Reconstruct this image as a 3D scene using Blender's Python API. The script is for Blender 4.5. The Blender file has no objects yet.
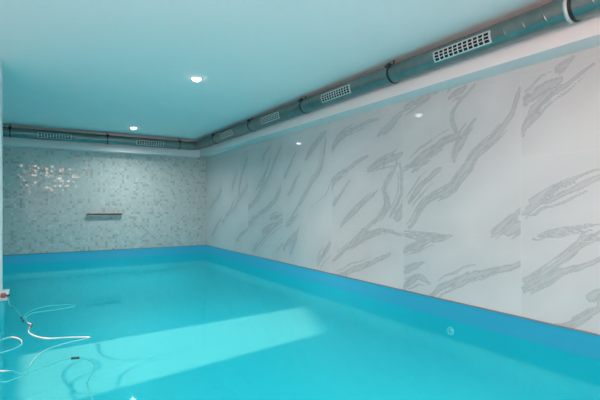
import bpy, bmesh, math, random
from mathutils import Vector, Matrix
random.seed(7)
C = bpy.context.scene.collection
PI = math.pi

# ------------------------------------------------------------------ camera maths (600x400)
F = 425.0; YAW = math.radians(32.04); HOR = 205.6
SY, CY = math.sin(YAW), math.cos(YAW)
WX = 3.10          # marble wall plane
WY = 8.72          # mosaic wall plane
WZ = -1.00         # water level (camera height = 0)
LZ = -0.838        # top of the pool liner
FZ = -1.27         # pool floor
CZ = 1.33          # ceiling
XL = -0.95         # left pool edge
XW = -1.60         # left wall
def on_right(px, py):                       # a point of the marble wall
    a = math.atan((px - 300) / F) + YAW
    Y = WX / math.tan(a); D = WX * SY + Y * CY
    return Y, (HOR - py) / F * D
def on_level(px, py, z):
    D = -z * F / (py - HOR); r = (px - 300) / F * D
    return Vector((D * SY + r * CY, D * CY - r * SY, z))

# ------------------------------------------------------------------ helpers
def obj(name, bm, m, parent=None, smooth=False):
    me = bpy.data.meshes.new(name)
    bm.normal_update(); bm.to_mesh(me); bm.free()
    if m is not None: me.materials.append(m)
    if smooth:
        for p in me.polygons: p.use_smooth = True
    o = bpy.data.objects.new(name, me); C.objects.link(o)
    if parent is not None: o.parent = parent
    return o
def thing(name, label, cat, group=None):
    o = bpy.data.objects.new(name, None); C.objects.link(o)
    o.empty_display_size = .1
    o['label'] = label; o['category'] = cat
    if group: o['group'] = group
    return o
def tag(o, label, cat, group=None):
    o['label'] = label; o['category'] = cat
    if group: o['group'] = group
    return o
def struct(name, bm, m, smooth=False):
    o = obj(name, bm, m, None, smooth); o['kind'] = 'structure'; return o
def box(bm, x0, x1, y0, y1, z0, z1, bev=0):
    r = bmesh.ops.create_cube(bm, size=1)
    for v in r['verts']:
        v.co = Vector((x0 + (v.co.x + .5) * (x1 - x0), y0 + (v.co.y + .5) * (y1 - y0), z0 + (v.co.z + .5) * (z1 - z0)))
    if bev:
        es = list({e for v in r['verts'] for e in v.link_edges})
        bmesh.ops.bevel(bm, geom=es, offset=bev, segments=2, affect='EDGES', profile=.5)
    return bm
def quad(bm, *pts):
    return bm.faces.new([bm.verts.new(p) for p in pts])
def B(): return bmesh.new()
def lathe(bm, prof, fn, n=28):              # prof: (axial, radius); fn(axial, angle, radius) -> point
    rings = []
    for a, r in prof:
        rings.append([bm.verts.new(fn(a, 2 * PI * k / n, r)) for k in range(n)])
    for i in range(len(rings) - 1):
        for k in range(n):
            bm.faces.new((rings[i][k], rings[i][(k + 1) % n], rings[i + 1][(k + 1) % n], rings[i + 1][k]))
    return rings
def tube(bm, pts, r, n=8):
    pts = [Vector(p) for p in pts]
    rings = []
    for i, p in enumerate(pts):
        t = (pts[min(i + 1, len(pts) - 1)] - pts[max(i - 1, 0)]).normalized()
        u = t.cross(Vector((0, 0, 1)))
        if u.length < 1e-3: u = t.cross(Vector((1, 0, 0)))
        u.normalize(); w = t.cross(u)
        rings.append([bm.verts.new(p + r * (math.cos(2 * PI * k / n) * u + math.sin(2 * PI * k / n) * w)) for k in range(n)])
    for i in range(len(rings) - 1):
        for k in range(n):
            bm.faces.new((rings[i][k], rings[i][(k + 1) % n], rings[i + 1][(k + 1) % n], rings[i + 1][k]))
    bm.faces.new(rings[0][::-1]); bm.faces.new(rings[-1])
def spline(P, n=8):                         # Catmull-Rom
    P = [Vector(p) for p in P]; out = []
    for i in range(len(P) - 1):
        p0, p1, p2, p3 = P[max(i - 1, 0)], P[i], P[i + 1], P[min(i + 2, len(P) - 1)]
        for k in range(n):
            t = k / n
            out.append(.5 * (2 * p1 + (p2 - p0) * t + (2 * p0 - 5 * p1 + 4 * p2 - p3) * t * t + (3 * p1 - p0 - 3 * p2 + p3) * t ** 3))
    out.append(P[-1]); return out

# ------------------------------------------------------------------ materials
class NT:
    def __init__(s, name):
        s.m = bpy.data.materials.new(name); s.m.use_nodes = True
        s.t = s.m.node_tree; s.t.nodes.clear()
        s.out = s.n('ShaderNodeOutputMaterial')
    def n(s, typ, **k):
        x = s.t.nodes.new(typ)
        for a, b in k.items(): setattr(x, a, b)
        return x
    def l(s, a, b): s.t.links.new(a, b)
    def put(s, sock, v):
        if hasattr(v, 'is_linked') or hasattr(v, 'links'): s.l(v, sock)
        else: sock.default_value = v
    def math(s, op, a, b=None, c=None, clamp=False):
        x = s.n('ShaderNodeMath', operation=op); x.use_clamp = clamp
        s.put(x.inputs[0], a)
        if b is not None: s.put(x.inputs[1], b)
        if c is not None: s.put(x.inputs[2], c)
        return x.outputs[0]
    def mix(s, f, a, b):
        x = s.n('ShaderNodeMix', data_type='RGBA')
        s.put(x.inputs[0], f); s.put(x.inputs[6], a); s.put(x.inputs[7], b)
        return x.outputs[2]
    def smooth(s, v, a, b, lo=0., hi=1.):
        x = s.n('ShaderNodeMapRange', interpolation_type='SMOOTHSTEP')
        s.put(x.inputs[0], v); s.put(x.inputs[1], a); s.put(x.inputs[2], b); x.inputs[3].default_value = lo; x.inputs[4].default_value = hi
        return x.outputs[0]
    def noise(s, vec, scale, detail=3., rough=.5):
        x = s.n('ShaderNodeTexNoise'); x.inputs['Scale'].default_value = scale
        x.inputs['Detail'].default_value = detail; x.inputs['Roughness'].default_value = rough
        if vec is not None: s.l(vec, x.inputs['Vector'])
        return x
    def pos(s): return s.n('ShaderNodeNewGeometry').outputs['Position']
    def principled(s, **k):
        b = s.n('ShaderNodeBsdfPrincipled')
        for a, v in k.items(): s.put(b.inputs[a.replace('_', ' ')], v)
        s.l(b.outputs[0], s.out.inputs[0]); return b
def rgb(r, g, b): return (r, g, b, 1.)
def simple(name, col, rough=.5, metal=0., vary=.06, scale=12., spec=.5):
    t = NT(name)
    nz = t.noise(t.pos(), scale)
    d = rgb(*[c * (1 - vary) for c in col]); l = rgb(*[min(1, c * (1 + vary)) for c in col])
    p = t.principled(Base_Color=t.mix(nz.outputs[0], d, l), Roughness=rough, Metallic=metal)
    p.inputs['Specular IOR Level'].default_value = spec
    return t.m

M = {}
M['ceiling'] = simple('ceiling paint', (.90, .92, .92), .75, vary=.02, scale=2., spec=.2)
M['paint'] = simple('white paint', (.84, .82, .82), .6, vary=.02, scale=3., spec=.25)
M['deck'] = simple('deck tile', (.55, .56, .56), .6)
M['dark'] = simple('dark slot', (.012, .014, .015), .8)
M['strap'] = simple('black strap', (.02, .018, .018), .5)
M['steel'] = simple('brushed steel', (.52, .52, .50), .28, 1., .1, 30.)
M['steel_dark'] = simple('dull steel', (.10, .10, .10), .4, .8, .1, 30.)
M['plastic'] = simple('white plastic', (.80, .84, .84), .35)
M['grille'] = simple('grille metal', (.62, .66, .66), .4, .35)
M['cord'] = simple('pale cord', (.085, .66, .70), .4)
M['fitting'] = simple('pale aqua plastic', (.25, .72, .74), .4)
M['footing'] = simple('turquoise footing', (.05, .60, .68), .5)
M['segment'] = simple('grey sleeve', (.03, .13, .14), .5)
M['red'] = simple('faded red plastic', (.42, .10, .12), .5)
M['trimgrey'] = simple('grey profile', (.22, .24, .26), .5)

def duct_mat():
    t = NT('galvanised duct')
    p = t.pos()
    n1 = t.noise(p, 9., 4.); n2 = t.noise(p, 60., 2.)
    col = t.mix(n1.outputs[0], rgb(.17, .19, .185), rgb(.32, .35, .34))
    ro = t.math('ADD', t.math('MULTIPLY', n2.outputs[0], .18), .28)
    t.principled(Base_Color=col, Metallic=.92, Roughness=ro)
    return t.m
M['duct'] = duct_mat()

def emis(name, col, s):
    t = NT(name); e = t.n('ShaderNodeEmission')
    e.inputs[0].default_value = rgb(*col); e.inputs[1].default_value = s
    t.l(e.outputs[0], t.out.inputs[0]); return t.m
M['lens'] = emis('lamp lens', (1, .98, .94), 14.)

def marble_mat():
    t = NT('calacatta marble tile')
    p = t.pos()
    at = t.n('ShaderNodeAttribute', attribute_name='vein')
    at2 = t.n('ShaderNodeAttribute', attribute_name='vein_soft')
    mp = t.n('ShaderNodeMapping'); t.l(p, mp.inputs[0])
    mp.inputs['Rotation'].default_value = (math.radians(42), 0, 0)      # streaks run along the veins
    st = t.n('ShaderNodeMapping'); t.l(mp.outputs[0], st.inputs[0]); st.inputs['Scale'].default_value = (1, 1.5, 12.)
    n1 = t.noise(p, 5., 5., .6); n2 = t.noise(st.outputs[0], 3., 4., .6); n3 = t.noise(p, 2.2, 3.)
    wob = t.math('ADD', t.math('MULTIPLY', t.math('SUBTRACT', n1.outputs[0], .5), 1.5), t.math('MULTIPLY', t.math('SUBTRACT', n2.outputs[0], .5), 2.2))
    d = t.math('ADD', at.outputs['Fac'], wob)
    body = t.smooth(d, .45, 1.1, 1., 0.)
    edge = t.math('MULTIPLY', t.smooth(d, .35, .8), t.smooth(d, .85, 1.3, 1., 0.))
    tone = t.math('MULTIPLY', body, t.math('ADD', .06, t.math('MULTIPLY', n2.outputs[0], .26)))
    f = t.math('ADD', tone, t.math('MULTIPLY', edge, .24), clamp=True)
    soft = t.math('MULTIPLY', t.smooth(at2.outputs['Fac'], .0, 5., 1., 0.), .10)
    f = t.math('ADD', f, soft, clamp=True)
    white = t.mix(n3.outputs[0], rgb(.60, .59, .59), rgb(.67, .655, .65))
    col = t.mix(f, white, rgb(.17, .185, .20))
    b = t.principled(Base_Color=col, Roughness=.045)
    b.inputs['Specular IOR Level'].default_value = .42
    return t.m
M['marble'] = marble_mat()
M['grout'] = simple('pale grout', (.68, .67, .67), .8)

def mosaic_mat():
    t = NT('glass mosaic')
    p = t.pos(); s = .042
    sc = t.n('ShaderNodeVectorMath', operation='SCALE'); t.l(p, sc.inputs[0]); sc.inputs[3].default_value = 1 / s
    fl = t.n('ShaderNodeVectorMath', operation='FLOOR'); t.l(sc.outputs[0], fl.inputs[0])
    sep = t.n('ShaderNodeSeparateXYZ'); t.l(fl.outputs[0], sep.inputs[0])
    cmb = t.n('ShaderNodeCombineXYZ'); t.l(sep.outputs[0], cmb.inputs[0]); t.l(sep.outputs[2], cmb.inputs[2])
    wn = t.n('ShaderNodeTexWhiteNoise', noise_dimensions='3D'); t.l(cmb.outputs[0], wn.inputs[0])
    nz = t.noise(cmb.outputs[0], .33, 3.)
    v = t.math('ADD', wn.outputs[0], t.math('MULTIPLY', t.math('SUBTRACT', nz.outputs[0], .5), 1.3))
    rp = t.n('ShaderNodeValToRGB'); t.l(v, rp.inputs[0])
    e = rp.color_ramp; e.interpolation = 'CONSTANT'
    e.elements[0].position = 0; e.elements[0].color = rgb(.45,.46,.45)
    e.elements[1].position = .09; e.elements[1].color = rgb(.53, .54, .53)
    for q, c in ((.20, .575), (.42, .60), (.72, .62), (.94, .66)):
        k = e.elements.new(q); k.color = rgb(c, c, c * .985)
    fr = t.n('ShaderNodeVectorMath', operation='FRACTION'); t.l(sc.outputs[0], fr.inputs[0])
    sf = t.n('ShaderNodeSeparateXYZ'); t.l(fr.outputs[0], sf.inputs[0])
    def edge(o): return t.math('GREATER_THAN', t.math('ABSOLUTE', t.math('SUBTRACT', o, .5)), .465)
    g = t.math('MAXIMUM', edge(sf.outputs[0]), edge(sf.outputs[2]))
    col = t.mix(g, rp.outputs[0], rgb(.50, .52, .51))
    # each tessera is set at a slightly different angle
    sub = t.n('ShaderNodeVectorMath', operation='SUBTRACT'); t.l(wn.outputs[1], sub.inputs[0]); sub.inputs[1].default_value = (.5, .5, .5)
    scl = t.n('ShaderNodeVectorMath', operation='SCALE'); t.l(sub.outputs[0], scl.inputs[0]); scl.inputs[3].default_value = .05
    geo = t.n('ShaderNodeNewGeometry')
    add = t.n('ShaderNodeVectorMath', operation='ADD'); t.l(geo.outputs['Normal'], add.inputs[0]); t.l(scl.outputs[0], add.inputs[1])
    nor = t.n('ShaderNodeVectorMath', operation='NORMALIZE'); t.l(add.outputs[0], nor.inputs[0])
    ro = t.math('ADD', t.math('MULTIPLY', g, .5), .05)
    b = t.principled(Base_Color=col, Roughness=ro)
    t.l(nor.outputs[0], b.inputs['Normal'])
    return t.m
M['mosaic'] = mosaic_mat()

def liner_mat():
    t = NT('pool liner')
    p = t.pos(); sep = t.n('ShaderNodeSeparateXYZ'); t.l(p, sep.inputs[0])
    nz = t.noise(p, 3., 2.)
    low = t.mix(nz.outputs[0], rgb(.042, .58, .68), rgb(.046, .61, .71))
    f = t.math('GREATER_THAN', sep.outputs[2], WZ)  # same liner throughout; the water's tint and lighting are painted in below the waterline
    t.principled(Base_Color=t.mix(f, low, rgb(.045, .47, .70)), Roughness=.45)
    return t.m
M['liner'] = liner_mat()

def water_mat():
    t = NT('pool water')
    lw = t.n('ShaderNodeLayerWeight'); lw.inputs[0].default_value = .5
    p = t.pos()
    n1 = t.noise(p, 2.0, 2., .5); n2 = t.noise(p, 7., 1., .4)
    h = t.math('ADD', n1.outputs[0], t.math('MULTIPLY', n2.outputs[0], .12))
    bp = t.n('ShaderNodeBump'); bp.inputs['Strength'].default_value = .12; bp.inputs['Distance'].default_value = .03
    t.l(h, bp.inputs['Height'])
    f = t.math('ADD', t.math('MULTIPLY', t.math('POWER', lw.outputs['Facing'], 3.4), .30), .01)
    tr = t.n('ShaderNodeBsdfTransparent'); tr.inputs[0].default_value = rgb(.56, .985, 1.)
    gl = t.n('ShaderNodeBsdfGlossy'); gl.inputs[0].default_value = rgb(.42, .93, 1); gl.inputs['Roughness'].default_value = .03
    t.l(bp.outputs[0], gl.inputs['Normal'])
    mx = t.n('ShaderNodeMixShader'); t.l(f, mx.inputs[0]); t.l(tr.outputs[0], mx.inputs[1]); t.l(gl.outputs[0], mx.inputs[2])
    t.l(mx.outputs[0], t.out.inputs[0]); return t.m
M['water'] = water_mat()

# ------------------------------------------------------------------ the marble wall
# veins as strokes on the wall: pixel-traced points of the photograph turned into wall coordinates, with a width in pixels
V = [
 ([(409,228),(426,202),(452,186),(475,155),(504,126),(520,88)],7), ([(404,169),(430,150),(459,134)],8),
 ([(456,131),(452,112),(475,84)],3), ([(449,98),(466,86)],7), ([(404,110),(437,91)],6), ([(454,162),(461,141),(475,119)],5),
 ([(409,202),(423,183),(440,169)],7), ([(390,217),(402,193),(400,164)],5), ([(492,236),(509,220),(521,208)],5), ([(508,234),(521,224)],9),
 ([(404,234),(452,236)],4), ([(404,252),(424,243),(448,237)],6), ([(404,272),(424,262)],4), ([(404,288),(416,277),(430,284)],6),
 ([(430,296),(448,283),(480,274),(521,264)],8), ([(524,281),(552,268),(584,244),(602,238)],5), ([(524,292),(560,273),(602,258)],6),
 ([(532,238),(560,232),(602,224)],3), ([(556,326),(584,318),(602,305)],6), ([(580,242),(602,230)],5), ([(590,300),(602,290)],8),
 ([(523,136),(530,118),(552,96),(594,64)],5), ([(526,104),(540,90),(560,80)],11), ([(530,112),(548,92)],8), ([(556,72),(574,56)],5),
 ([(523,214),(540,204),(572,190),(602,176)],6), ([(530,202),(560,184),(602,168)],3),
 ([(290,219),(307,190),(321,166),(326,138)],4), ([(307,214),(326,197),(335,178),(352,166),(368,156)],5), ([(368,171),(385,162),(402,153)],7),
 ([(366,230),(387,207),(385,190),(397,162)],5), ([(378,136),(392,124),(403,112)],5), ([(318,264),(330,243)],6), ([(333,261),(356,242),(380,231),(402,235)],5),
 ([(337,276),(361,266),(390,254)],5), ([(290,254),(299,228)],4), ([(330,152),(345,133),(378,119)],4), ([(396,220),(402,205)],5), ([(350,245),(372,222)],4),
 ([(333,206),(350,180)],3), ([(305,160),(318,140),(326,132)],4),
 ([(210,208),(219,195),(224,182),(229,162)],2.5), ([(226,214),(237,205),(241,179),(249,153)],3), ([(224,231),(249,208),(265,185),(273,166),(281,146)],3.5),
 ([(253,219),(275,201),(281,185)],3), ([(236,240),(249,227)],3), ([(253,250),(278,224),(300,205)],4), ([(270,219),(284,213)],3), ([(276,255),(297,231)],4),
 ([(212,236),(222,216)],2.5), ([(262,160),(270,146)],3), ([(284,178),(296,152)],3), ([(216,228),(228,214),(236,196)],2.5), ([(238,200),(247,186),(254,170)],3), ([(232,190),(237,172)],2.5), ([(256,190),(266,172),(270,158)],3), ([(262,232),(274,222)],3), ([(286,226),(298,214)],3), ([(240,232),(252,222),(262,210)],3), ([(288,196),(300,172)],3), ([(340,228),(362,204),(378,190)],3.5), ([(412,172),(424,160),(436,154)],4),
]
S0, TW, TH = 1.826, 1.2, .6
strokes = []
for pts, w in V:
    q = [Vector(on_right(*p)) for p in pts]
    mid = q[len(q) // 2]
    D = WX * SY + mid.x * CY
    hw = .5 * w / F * D * .80
    L = sum((q[i + 1] - q[i]).length for i in range(len(q) - 1))
    fine = spline(q, 3)
    fine = [fine[0]] + [v + Vector((random.uniform(-1, 1), random.uniform(-1, 1))) * min(.012, hw * .55) for v in fine[1:-1]] + [fine[-1]]
    strokes.append((fine, hw))
    if w >= 2.5:                               # thin companion threads beside the main vein
        for sgn in (-1, 1):
            a = random.uniform(0, .35); b = random.uniform(.6, 1.)
            n = len(fine) - 1
            sub = fine[int(a * n):max(int(a * n) + 2, int(b * n) + 1)]
            if len(sub) < 2: continue
            dr = (sub[-1] - sub[0]).normalized(); nr = Vector((-dr.y, dr.x)) * sgn
            o1, o2 = random.uniform(1.3, 2.6) * hw, random.uniform(1.0, 3.4) * hw
            m = len(sub) - 1
            strokes.append(([v + nr * (o1 + (o2 - o1) * i / m) + Vector((random.uniform(-1, 1), random.uniform(-1, 1))) * .006 for i, v in enumerate(sub)], max(.0075, hw * .26)))
for k in range(16):                          # the stretch of wall beside and behind the viewer
    y = random.uniform(-.9, .95); z = random.uniform(-.8, .9); s = random.uniform(.2, .5)
    strokes.append(([Vector((y, z)), Vector((y - s * .8, z + s * .4)), Vector((y - s * 1.6, z + s * random.uniform(.6, 1.1)))], random.uniform(.012, .035)))
import numpy as np
def field(Yg, Zg, near):                     # distance to the nearest vein in units of its half width
    d = np.full(Yg.shape, 9.); ds = np.full(Yg.shape, 9.)
    for q, w in near:
        n = len(q) - 1
        for i in range(n):
            ax, ay, bx, by = q[i].x, q[i].y, q[i + 1].x, q[i + 1].y
            dx, dy = bx - ax, by - ay
            t = np.clip(((Yg - ax) * dx + (Zg - ay) * dy) / max(dx * dx + dy * dy, 1e-9), 0, 1)
            dd = np.hypot(Yg - ax - t * dx, Zg - ay - t * dy)
            ww = w * (.45 + .75 * np.sin(PI * np.clip(.12 + .8 * (i + t) / n, 0, 1)))
            d = np.minimum(d, dd / ww); ds = np.minimum(ds, dd / .05)
    return d, ds
bm = B()
lay = bm.verts.layers.float.new('vein'); lay2 = bm.verts.layers.float.new('vein_soft')
TOP = 1.10
ys = [-.974]                                 # column seams
c = S0 - 2 * TW - 1e-6
cols = []
k = -2
while S0 + k * TW < WY:
    cols.append((max(-1., S0 + k * TW), min(WY, S0 + (k + 1) * TW))); k += 1
cols.insert(0, (-1.0, S0 - 2 * TW))
rows = [(LZ + i * TH, min(TOP, LZ + (i + 1) * TH)) for i in range(4)]
G = .0007
for (y0, y1) in cols:
    if y1 - y0 < .02: continue
    for (z0, z1) in rows:
        if z1 - z0 < .02: continue
        near = [s for s in strokes if max(v.x for v in s[0]) > y0 - .15 and min(v.x for v in s[0]) < y1 + .15 and max(v.y for v in s[0]) > z0 - .15 and min(v.y for v in s[0]) < z1 + .15]
        # a vein belongs to the slab its middle lies on, and stops at that slab's side seam
        nn = []
        for s in near:
            mx = sum(v.x for v in s[0]) / len(s[0])
            if y0 <= mx <= y1: nn.append(s)
        near = nn
        ny = max(2, int((y1 - y0) / .0125)); nz = max(2, int((z1 - z0) / .0125))
        yy = y0 + G + (y1 - y0 - 2 * G) * np.arange(ny + 1) / ny; zz = z0 + G + (z1 - z0 - 2 * G) * np.arange(nz + 1) / nz
        Yg, Zg = np.meshgrid(yy, zz, indexing='ij')
        D1, D2 = field(Yg, Zg, near)
        g = []
        for i in range(ny + 1):
            row = []
            for j in range(nz + 1):
                v = bm.verts.new((WX, yy[i], zz[j])); v[lay] = D1[i, j]; v[lay2] = D2[i, j]
                row.append(v)
            g.append(row)
        for i in range(ny):
            for j in range(nz):
                bm.faces.new((g[i][j], g[i][j + 1], g[i + 1][j + 1], g[i + 1][j]))
struct('wall_right', bm, M['marble'])
bm = B(); box(bm, WX + .002, WX + .16, -1., WY + .16, -1.5, CZ); struct('wall_right_backing', bm, M['grout'])

# ------------------------------------------------------------------ other walls, ceiling, bulkheads
bm = B(); quad(bm, (XW, WY, LZ), (WX, WY, LZ), (WX, WY, 1.15), (XW, WY, 1.15)); struct('wall_back', bm, M['mosaic'])
bm = B(); box(bm, XW - .2, WX + .16, WY + .004, WY + .2, -1.5, CZ); struct('wall_back_backing', bm, M['paint'])
bm = B(); box(bm, XW - .2, WX + .2, -1.2, WY + .2, CZ, CZ + .15); struct('ceiling', bm, M['ceiling'])
bm = B(); box(bm, 2.885, WX + .01, -1., WY, 1.033, CZ); struct('trim_1', bm, M['paint'])
bm = B(); box(bm, XW, 2.885, 8.47, WY + .01, .995, CZ); struct('trim_2', bm, M['paint'])
bm = B(); box(bm, XW - .2, WX + .2, -1.2, -1., -1.5, CZ); struct('wall_near', bm, M['paint'])
# left wall with a daylight opening
TH_S = math.radians(28.); PH = .085
d = Vector((math.cos(PH) * math.cos(TH_S), math.sin(PH) * math.cos(TH_S), -math.sin(TH_S)))
def back(x, y):
    s = (x - XW) / d.x
    return (y - d.y * s, FZ - d.z * s)
hole = [back(-.08, 3.08), back(-.09, 4.31), back(2.90, 4.50), back(2.44, 3.47)]   # near-bottom, far-bottom, far-top, near-top
outer = [(-1.2, -1.5), (WY + .2, -1.5), (WY + .2, CZ), (-1.2, CZ)]
bm = B()
for side, x in ((0, XW), (1, XW - .02)):
    for i in range(4):
        j = (i + 1) % 4
        f = [(x, *outer[i]), (x, *outer[j]), (x, *hole[j]), (x, *hole[i])]
        quad(bm, *(f if side == 0 else f[::-1]))
struct('wall_left', bm, M['paint'])
# partition end on the left, its ledge and its liner-covered footing
bm = B(); box(bm, XW, -.258, 4.72, 5.02, LZ + .012, CZ, .004); struct('wall_pier', bm, M['paint'])
bm = B(); box(bm, XL - .02, -.205, 4.67, 5.10, LZ - .02, LZ + .012, .004); struct('trim_3', bm, M['paint'])
bm = B(); box(bm, XL - .02, -.235, 4.70, 5.07, FZ - .05, LZ - .02); struct('trim_4', bm, M['footing'])

# pool deck (left and near)
bm = B(); box(bm, XW, XL - .012, -1., WY, LZ - .3, LZ); box(bm, XL - .012, WX, -1., .4 - .012, LZ - .3, LZ)
struct('floor', bm, M['deck'])
# pool basin with rounded foot
bm = B()
x0, x1, y0, y1 = XL, WX - .010, .4, WY - .010
R = .13
prof = [(0, LZ), (0, WZ + .001), (0, WZ - .001), (0, FZ + R)] + [(R * (1 - math.cos(a)), FZ + R * (1 - math.sin(a))) for a in [PI / 2 * i / 8 for i in range(1, 9)]]
loops = []
for ins, z in prof:
    loops.append([bm.verts.new(p) for p in ((x0 + ins, y0 + ins, z), (x1 - ins, y0 + ins, z), (x1 - ins, y1 - ins, z), (x0 + ins, y1 - ins, z))])
for a, b in zip(loops, loops[1:]):
    for k in range(4):
        f = bm.faces.new((a[k], b[k], b[(k + 1) % 4], a[(k + 1) % 4]))
        f.smooth = z < WZ
bm.faces.new(loops[-1])
struct('floor_pool', bm, M['liner'])
# grey profile along the top of the liner
bm = B(); box(bm, WX - .014, WX, .4, WY, LZ - .002, LZ + .006); struct('trim_5', bm, M['trimgrey'])
bm = B(); box(bm, XL, WX - .014, WY - .014, WY, LZ - .002, LZ + .006); struct('trim_6', bm, M['trimgrey'])
# water
bm = B(); quad(bm, (x0, y0, WZ), (x1, y0, WZ), (x1, y1, WZ), (x0, y1, WZ))
w = obj('water', bm, M['water']); w['kind'] = 'stuff'; w['label'] = 'calm clear turquoise water filling the indoor pool'; w['category'] = 'water'

# ------------------------------------------------------------------ the ventilation duct
PR = .082; PX, PZ = 2.79, 1.205; PY, PZB = 8.37, 1.195
def fr(t, a, r): return Vector((PX - r * math.cos(a), t, PZ + r * math.sin(a)))
def fb(t, a, r): return Vector((t, PY - r * math.cos(a), PZB + r * math.sin(a)))
def spiral(bm, fn, t0, t1, pitch=.135, n=32):
    fracs = [(0, 0), (.015, .0014), (.05, .0014), (.065, 0), (.085, 0), (.5, 0), (.98, 0)]
    rows = []
    k = -1
    while t0 + k * pitch < t1 + pitch:
        for f, h in fracs: rows.append((t0 + (k + f) * pitch, h))
        k += 1
    g = []
    for t, h in rows:
        g.append([bm.verts.new(fn(min(t1, max(t0, t + pitch * j / n)), 2 * PI * j / n, PR + h)) for j in range(n + 1)])
    for i in range(len(g) - 1):
        for j in range(n):
            try: bm.faces.new((g[i][j], g[i][j + 1], g[i + 1][j + 1], g[i + 1][j]))
            except ValueError: pass
    bmesh.ops.remove_doubles(bm, verts=bm.verts[:], dist=1e-5)
duct = thing('ventilation_duct', 'galvanised spiral ventilation duct under the ceiling along marble and mosaic walls', 'duct')
ER = .17
bm = B(); spiral(bm, fr, -.98, PY - ER); obj('pipe', bm, M['duct'], duct, True)
bm = B(); spiral(bm, fb, XW + .02, PX - ER); obj('pipe', bm, M['duct'], duct, True)
bm = B(); n = 32; rings = []
for i in range(6):
    b = PI / 2 * i / 5
    cx, cy = PX - ER, PY - ER
    ring = []
    for k in range(n):
        a = 2 * PI * k / n
        rr = ER - (PR + .002) * math.cos(a)      # inner side of the bend faces the room
        ring.append(bm.verts.new((cx + rr * math.cos(b), cy + rr * math.sin(b), PZ - .01 * i / 5 + (PR + .002) * math.sin(a))))
    rings.append(ring)
for i in range(5):
    for k in range(n):
        bm.faces.new((rings[i][k], rings[i][(k + 1) % n], rings[i + 1][(k + 1) % n], rings[i + 1][k]))
obj('elbow', bm, M['duct'], duct)

def plate(bm, fn, t0, t1, a0, a1, r0, r1, n=8):
    g = []
    for i in range(n + 1):
        a = a0 + (a1 - a0) * i / n
        g.append([bm.verts.new(fn(t, a, r)) for t, r in ((t0, r0), (t0, r1), (t1, r1), (t1, r0))])
    for i in range(n):
        for k in range(4):
            bm.faces.new((g[i][k], g[i][(k + 1) % 4], g[i + 1][(k + 1) % 4], g[i + 1][k]))
    bm.faces.new(g[0][::-1]); bm.faces.new(g[-1])
def grille(fn, tc, L=.50, ac=math.radians(-14), ah=math.radians(29)):
    a0, a1 = ac - ah, ac + ah; t0, t1 = tc - L / 2, tc + L / 2
    e = math.radians(6); s = .013; nb, nr = 11, 3
    # one pressed sheet with a lattice of slots: borders, upright bars and two long louvres
    tb = [t0, t0 + s]; stp = (L - 2 * s) / nb
    for i in range(1, nb): tb += [t0 + s + i * stp - .0045, t0 + s + i * stp + .0045]
    tb += [t1 - s, t1]
    ab = [a0, a0 + e]; sa = (a1 - a0 - 2 * e) / nr
    for i in range(1, nr): ab += [a0 + e + i * sa - .03, a0 + e + i * sa + .03]
    ab += [a1 - e, a1]
    bm = B(); vo = {}; vi = {}
    nt, na = len(tb) - 1, len(ab) - 1
    def P(i, j):
        if (i, j) not in vo:
            vo[i, j] = bm.verts.new(fn(tb[i], ab[j], PR + .0075)); vi[i, j] = bm.verts.new(fn(tb[i], ab[j], PR - .001))
        return i, j
    def solid(i, j): return 0 <= i < nt and 0 <= j < na and (i % 2 == 0 or j % 2 == 0)
    for i in range(nt):
        for j in range(na):
            if not solid(i, j): continue
            c = [P(i, j), P(i, j + 1), P(i + 1, j + 1), P(i + 1, j)]
            bm.faces.new([vo[k] for k in c])
            for k, (di, dj) in enumerate(((-1, 0), (0, 1), (1, 0), (0, -1))):
                if not solid(i + di, j + dj):
                    p, q = c[k], c[(k + 1) % 4]
                    bm.faces.new((vo[q], vo[p], vi[p], vi[q]))
    bmesh.ops.recalc_face_normals(bm, faces=bm.faces[:])
    o = obj('grille', bm, M['grille'], duct, False)
    bm = B(); plate(bm, fn, t0 + s * .5, t1 - s * .5, a0 + e * .5, a1 - e * .5, PR + .0030, PR + .0036); obj('slot_shade', bm, M['dark'], o)  # near-black sheet gives the slots their inner shade as colour
for t in (2.065, 3.63, 5.11, 6.64): grille(fr, t)
for t in (1.86, .30): grille(fb, t)
def clamp(fn, t, zc):
    bm = B()
    lathe(bm, [(t - .009, PR + .001), (t - .009, PR + .006), (t + .009, PR + .006), (t + .009, PR + .001)], fn, 32)
    o = obj('clamp', bm, M['strap'], duct, False)
    bm = B()                                    # bolt lug on the upper pool side and the hanger up to the ceiling
    plate(bm, fn, t - .022, t + .022, math.radians(28), math.radians(52), PR + .006, PR + .030, 3)
    obj('lug', bm, M['steel_dark'], o)
    bm = B()
    p = fn(t, PI / 2, PR + .005); tube(bm, [p, (p.x, p.y, CZ + .002)], .006, 10); obj('hanger_rod', bm, M['steel_dark'], o)
for t in (1.30, 2.84, 4.33, 5.80, 7.29): clamp(fr, t, PZ)
for t in (-.33, 1.12, 2.42): clamp(fb, t, PZB)
# pale tape wound round the near end beside the first clamp
bm = B(); lathe(bm, [(1.312, PR + .001), (1.312, PR + .004), (1.335, PR + .004), (1.335, PR + .001)], fr, 32); o = obj('joint_tape', bm, M['grille'], duct, True); o['label'] = 'pale tape band'

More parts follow.
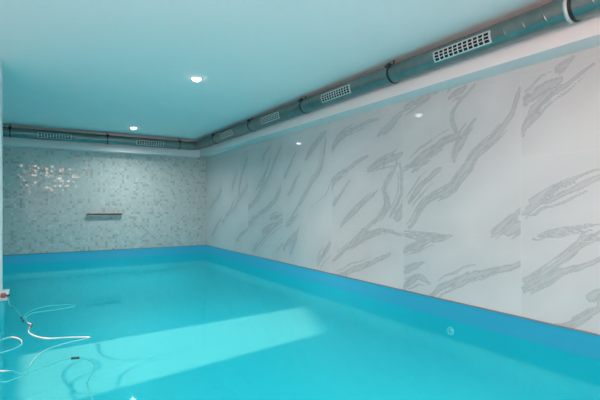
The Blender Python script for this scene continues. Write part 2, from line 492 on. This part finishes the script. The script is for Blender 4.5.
# ------------------------------------------------------------------ downlights
def downlight(x, y, label):
    t = thing('downlight', label, 'ceiling light', 'recessed ceiling downlights'); t.location = (x, y, CZ)
    def fn(a, th, r): return Vector((r * math.cos(th), r * math.sin(th), a))
    bm = B(); lathe(bm, [(.0, .064), (-.004, .063), (-.007, .056), (-.006, .049), (.0, .047)], fn, 36); obj('ring', bm, M['plastic'], t, True)
    bm = B(); R_ = lathe(bm, [(-.001, .046), (-.012, .044), (-.024, .034), (-.030, .018), (-.032, .004)], fn, 36); bm.faces.new(R_[-1]); obj('lens', bm, M['lens'], t, True)
    lamp(x, y)
def lamp(x, y, e=20.):
    L = bpy.data.lights.new('downlight_lamp', 'AREA'); L.shape = 'DISK'; L.size = .035; L.energy = e; L.color = (.86, 1, .97); L.spread = math.radians(150)
    o = bpy.data.objects.new('downlight_lamp', L); C.objects.link(o); o.location = (x, y, CZ - .036)
LX = 1.44
downlight(LX, 4.34, 'round white recessed downlight glowing in the ceiling, nearer and larger of two')
downlight(LX, 7.66, 'small round recessed downlight glowing in the ceiling near the mosaic wall')
lamp(LX, 1.2)

# ------------------------------------------------------------------ waterfall spout on the mosaic wall
sp = thing('waterfall_spout', 'flat stainless steel waterfall spout mounted on the grey mosaic wall', 'water spout'); sp.location = (1.12, WY, -.17)
bm = B(); box(bm, -.30, .30, -.065, 0, -.006, .022, .003); obj('spout_body', bm, M['steel_dark'], sp)
bm = B(); box(bm, -.27, .27, -.085, -.06, .008, .020, .002); obj('spout_lip', bm, M['steel_dark'], sp)
bm = B(); box(bm, -.28, .28, -.062, -.004, -.026, -.005, .003); obj('spout_underside', bm, M['steel'], sp)

# ------------------------------------------------------------------ return inlet in the pool side
Yi, zi = on_right(451.5, 331)
it = thing('pool_inlet', 'small round white water inlet in the right pool side just below the waterline', 'pool fitting'); it.location = (x1, Yi, zi)
def fi(a, th, r): return Vector((-a, r * math.cos(th), r * math.sin(th)))
bm = B(); lathe(bm, [(0, .038), (.006, .037), (.010, .030), (.008, .022), (.003, .020)], fi, 28); obj('flange', bm, M['fitting'], it, True)
bm = B(); lathe(bm, [(.003, .020), (.012, .016), (.014, .010), (.006, .008)], fi, 24); obj('nozzle', bm, M['grille'], it, True)

# ------------------------------------------------------------------ floating cord
def cd(cx, cy): return on_level(cx / 3.3333, 280 + cy / 3.3333, WZ + .004)
P = [Vector((-.222, 4.715, LZ + .018)), Vector((-.20, 4.66, LZ + .012)), Vector((-.185, 4.60, LZ - .06))]
P += [cd(*p) for p in [(40,85),(65,112),(75,135),(84,118),(112,100),(165,86),(240,83),(243,89),(185,99),(115,109),(88,124),(92,140),(106,150),(95,170),(115,185),(160,194),(230,191),(290,190),(294,194),(220,211),(150,235),(112,268),(82,310),(40,303),(0,303)]]
P += [cd(-60, 300), cd(-80, 250), cd(-40, 215)]
P += [cd(*p) for p in [(0,201),(40,190),(70,199),(70,216),(40,232),(0,244)]]
P += [cd(-50, 262), cd(-80, 310), cd(-45, 338)]
P += [cd(*p) for p in [(0,340),(30,336),(75,319),(110,302),(160,286),(210,266),(260,259),(300,268),(315,290),(300,325),(290,345),(300,375),(309,405),(320,440),(360,480)]]
cord = thing('floating_cord', 'thin white cord lying in loose loops on the turquoise water beside the white pier', 'cord')
bm = B(); tube(bm, spline(P, 7), .0043, 8); obj('cord_line', bm, M['cord'], cord, True)
for a, b in (((70,124),(78,137)), ((100,160),(107,148)), ((238,261),(265,259))):  # short thicker grey lengths along the cord
    bm = B(); tube(bm, [cd(*a), (cd(*a) + cd(*b)) / 2, cd(*b)], .008, 10); obj('segment', bm, M['segment'], cord, True)
bm = B(); box(bm, -.255, -.215, 4.625, 4.70, LZ + .012, LZ + .045, .006); o = obj('plug', bm, M['red'], cord); o['label'] = 'faded red plug on the ledge'
bm = B(); tube(bm, [(-.215, 4.66, LZ + .026), (-.185, 4.65, LZ + .026)], .009, 10); obj('plug_pin', bm, M['segment'], cord)

# ------------------------------------------------------------------ light
def area(name, loc, rot, sx, sy, e, col):
    L = bpy.data.lights.new(name, 'AREA'); L.shape = 'RECTANGLE'; L.size = sx; L.size_y = sy; L.energy = e; L.color = col
    o = bpy.data.objects.new(name, L); C.objects.link(o); o.location = loc; o.rotation_euler = rot; return o
area('near_window_light', (.45, -.95, .98), (math.radians(90), 0, 0), 2.2, .16, 11., (1, .66, .50))
area('side_fill_light', (XW + .05, .3, .3), (math.radians(90), 0, math.radians(-90)), 2.2, 1.4, 74., (1, .60, .55))  # added warm fill for the near marble and bulkhead; no window here
S = bpy.data.lights.new('sun', 'SUN'); S.energy = 46.0; S.angle = math.radians(1.7); S.color = (1, .066, .04)
o = bpy.data.objects.new('sun', S); C.objects.link(o); o.rotation_euler = (-d).to_track_quat('Z', 'Y').to_euler()
W = bpy.data.worlds.new('world'); bpy.context.scene.world = W; W.use_nodes = True
W.node_tree.nodes['Background'].inputs[0].default_value = rgb(.75, .9, 1.); W.node_tree.nodes['Background'].inputs[1].default_value = .5

# ------------------------------------------------------------------ camera
cam = bpy.data.cameras.new('camera'); cam.sensor_width = 36; cam.lens = F / 600 * 36; cam.shift_y = (HOR - 200) / 600; cam.clip_start = .05
co = bpy.data.objects.new('camera', cam); C.objects.link(co); co.rotation_euler = (math.radians(90), 0, -YAW)
sc = bpy.context.scene; sc.camera = co
sc.view_settings.view_transform = 'Standard'; sc.view_settings.look = 'None'; sc.view_settings.exposure = 0.07
sc.cycles.max_bounces = 12; sc.cycles.diffuse_bounces = 6; sc.cycles.transparent_max_bounces = 12
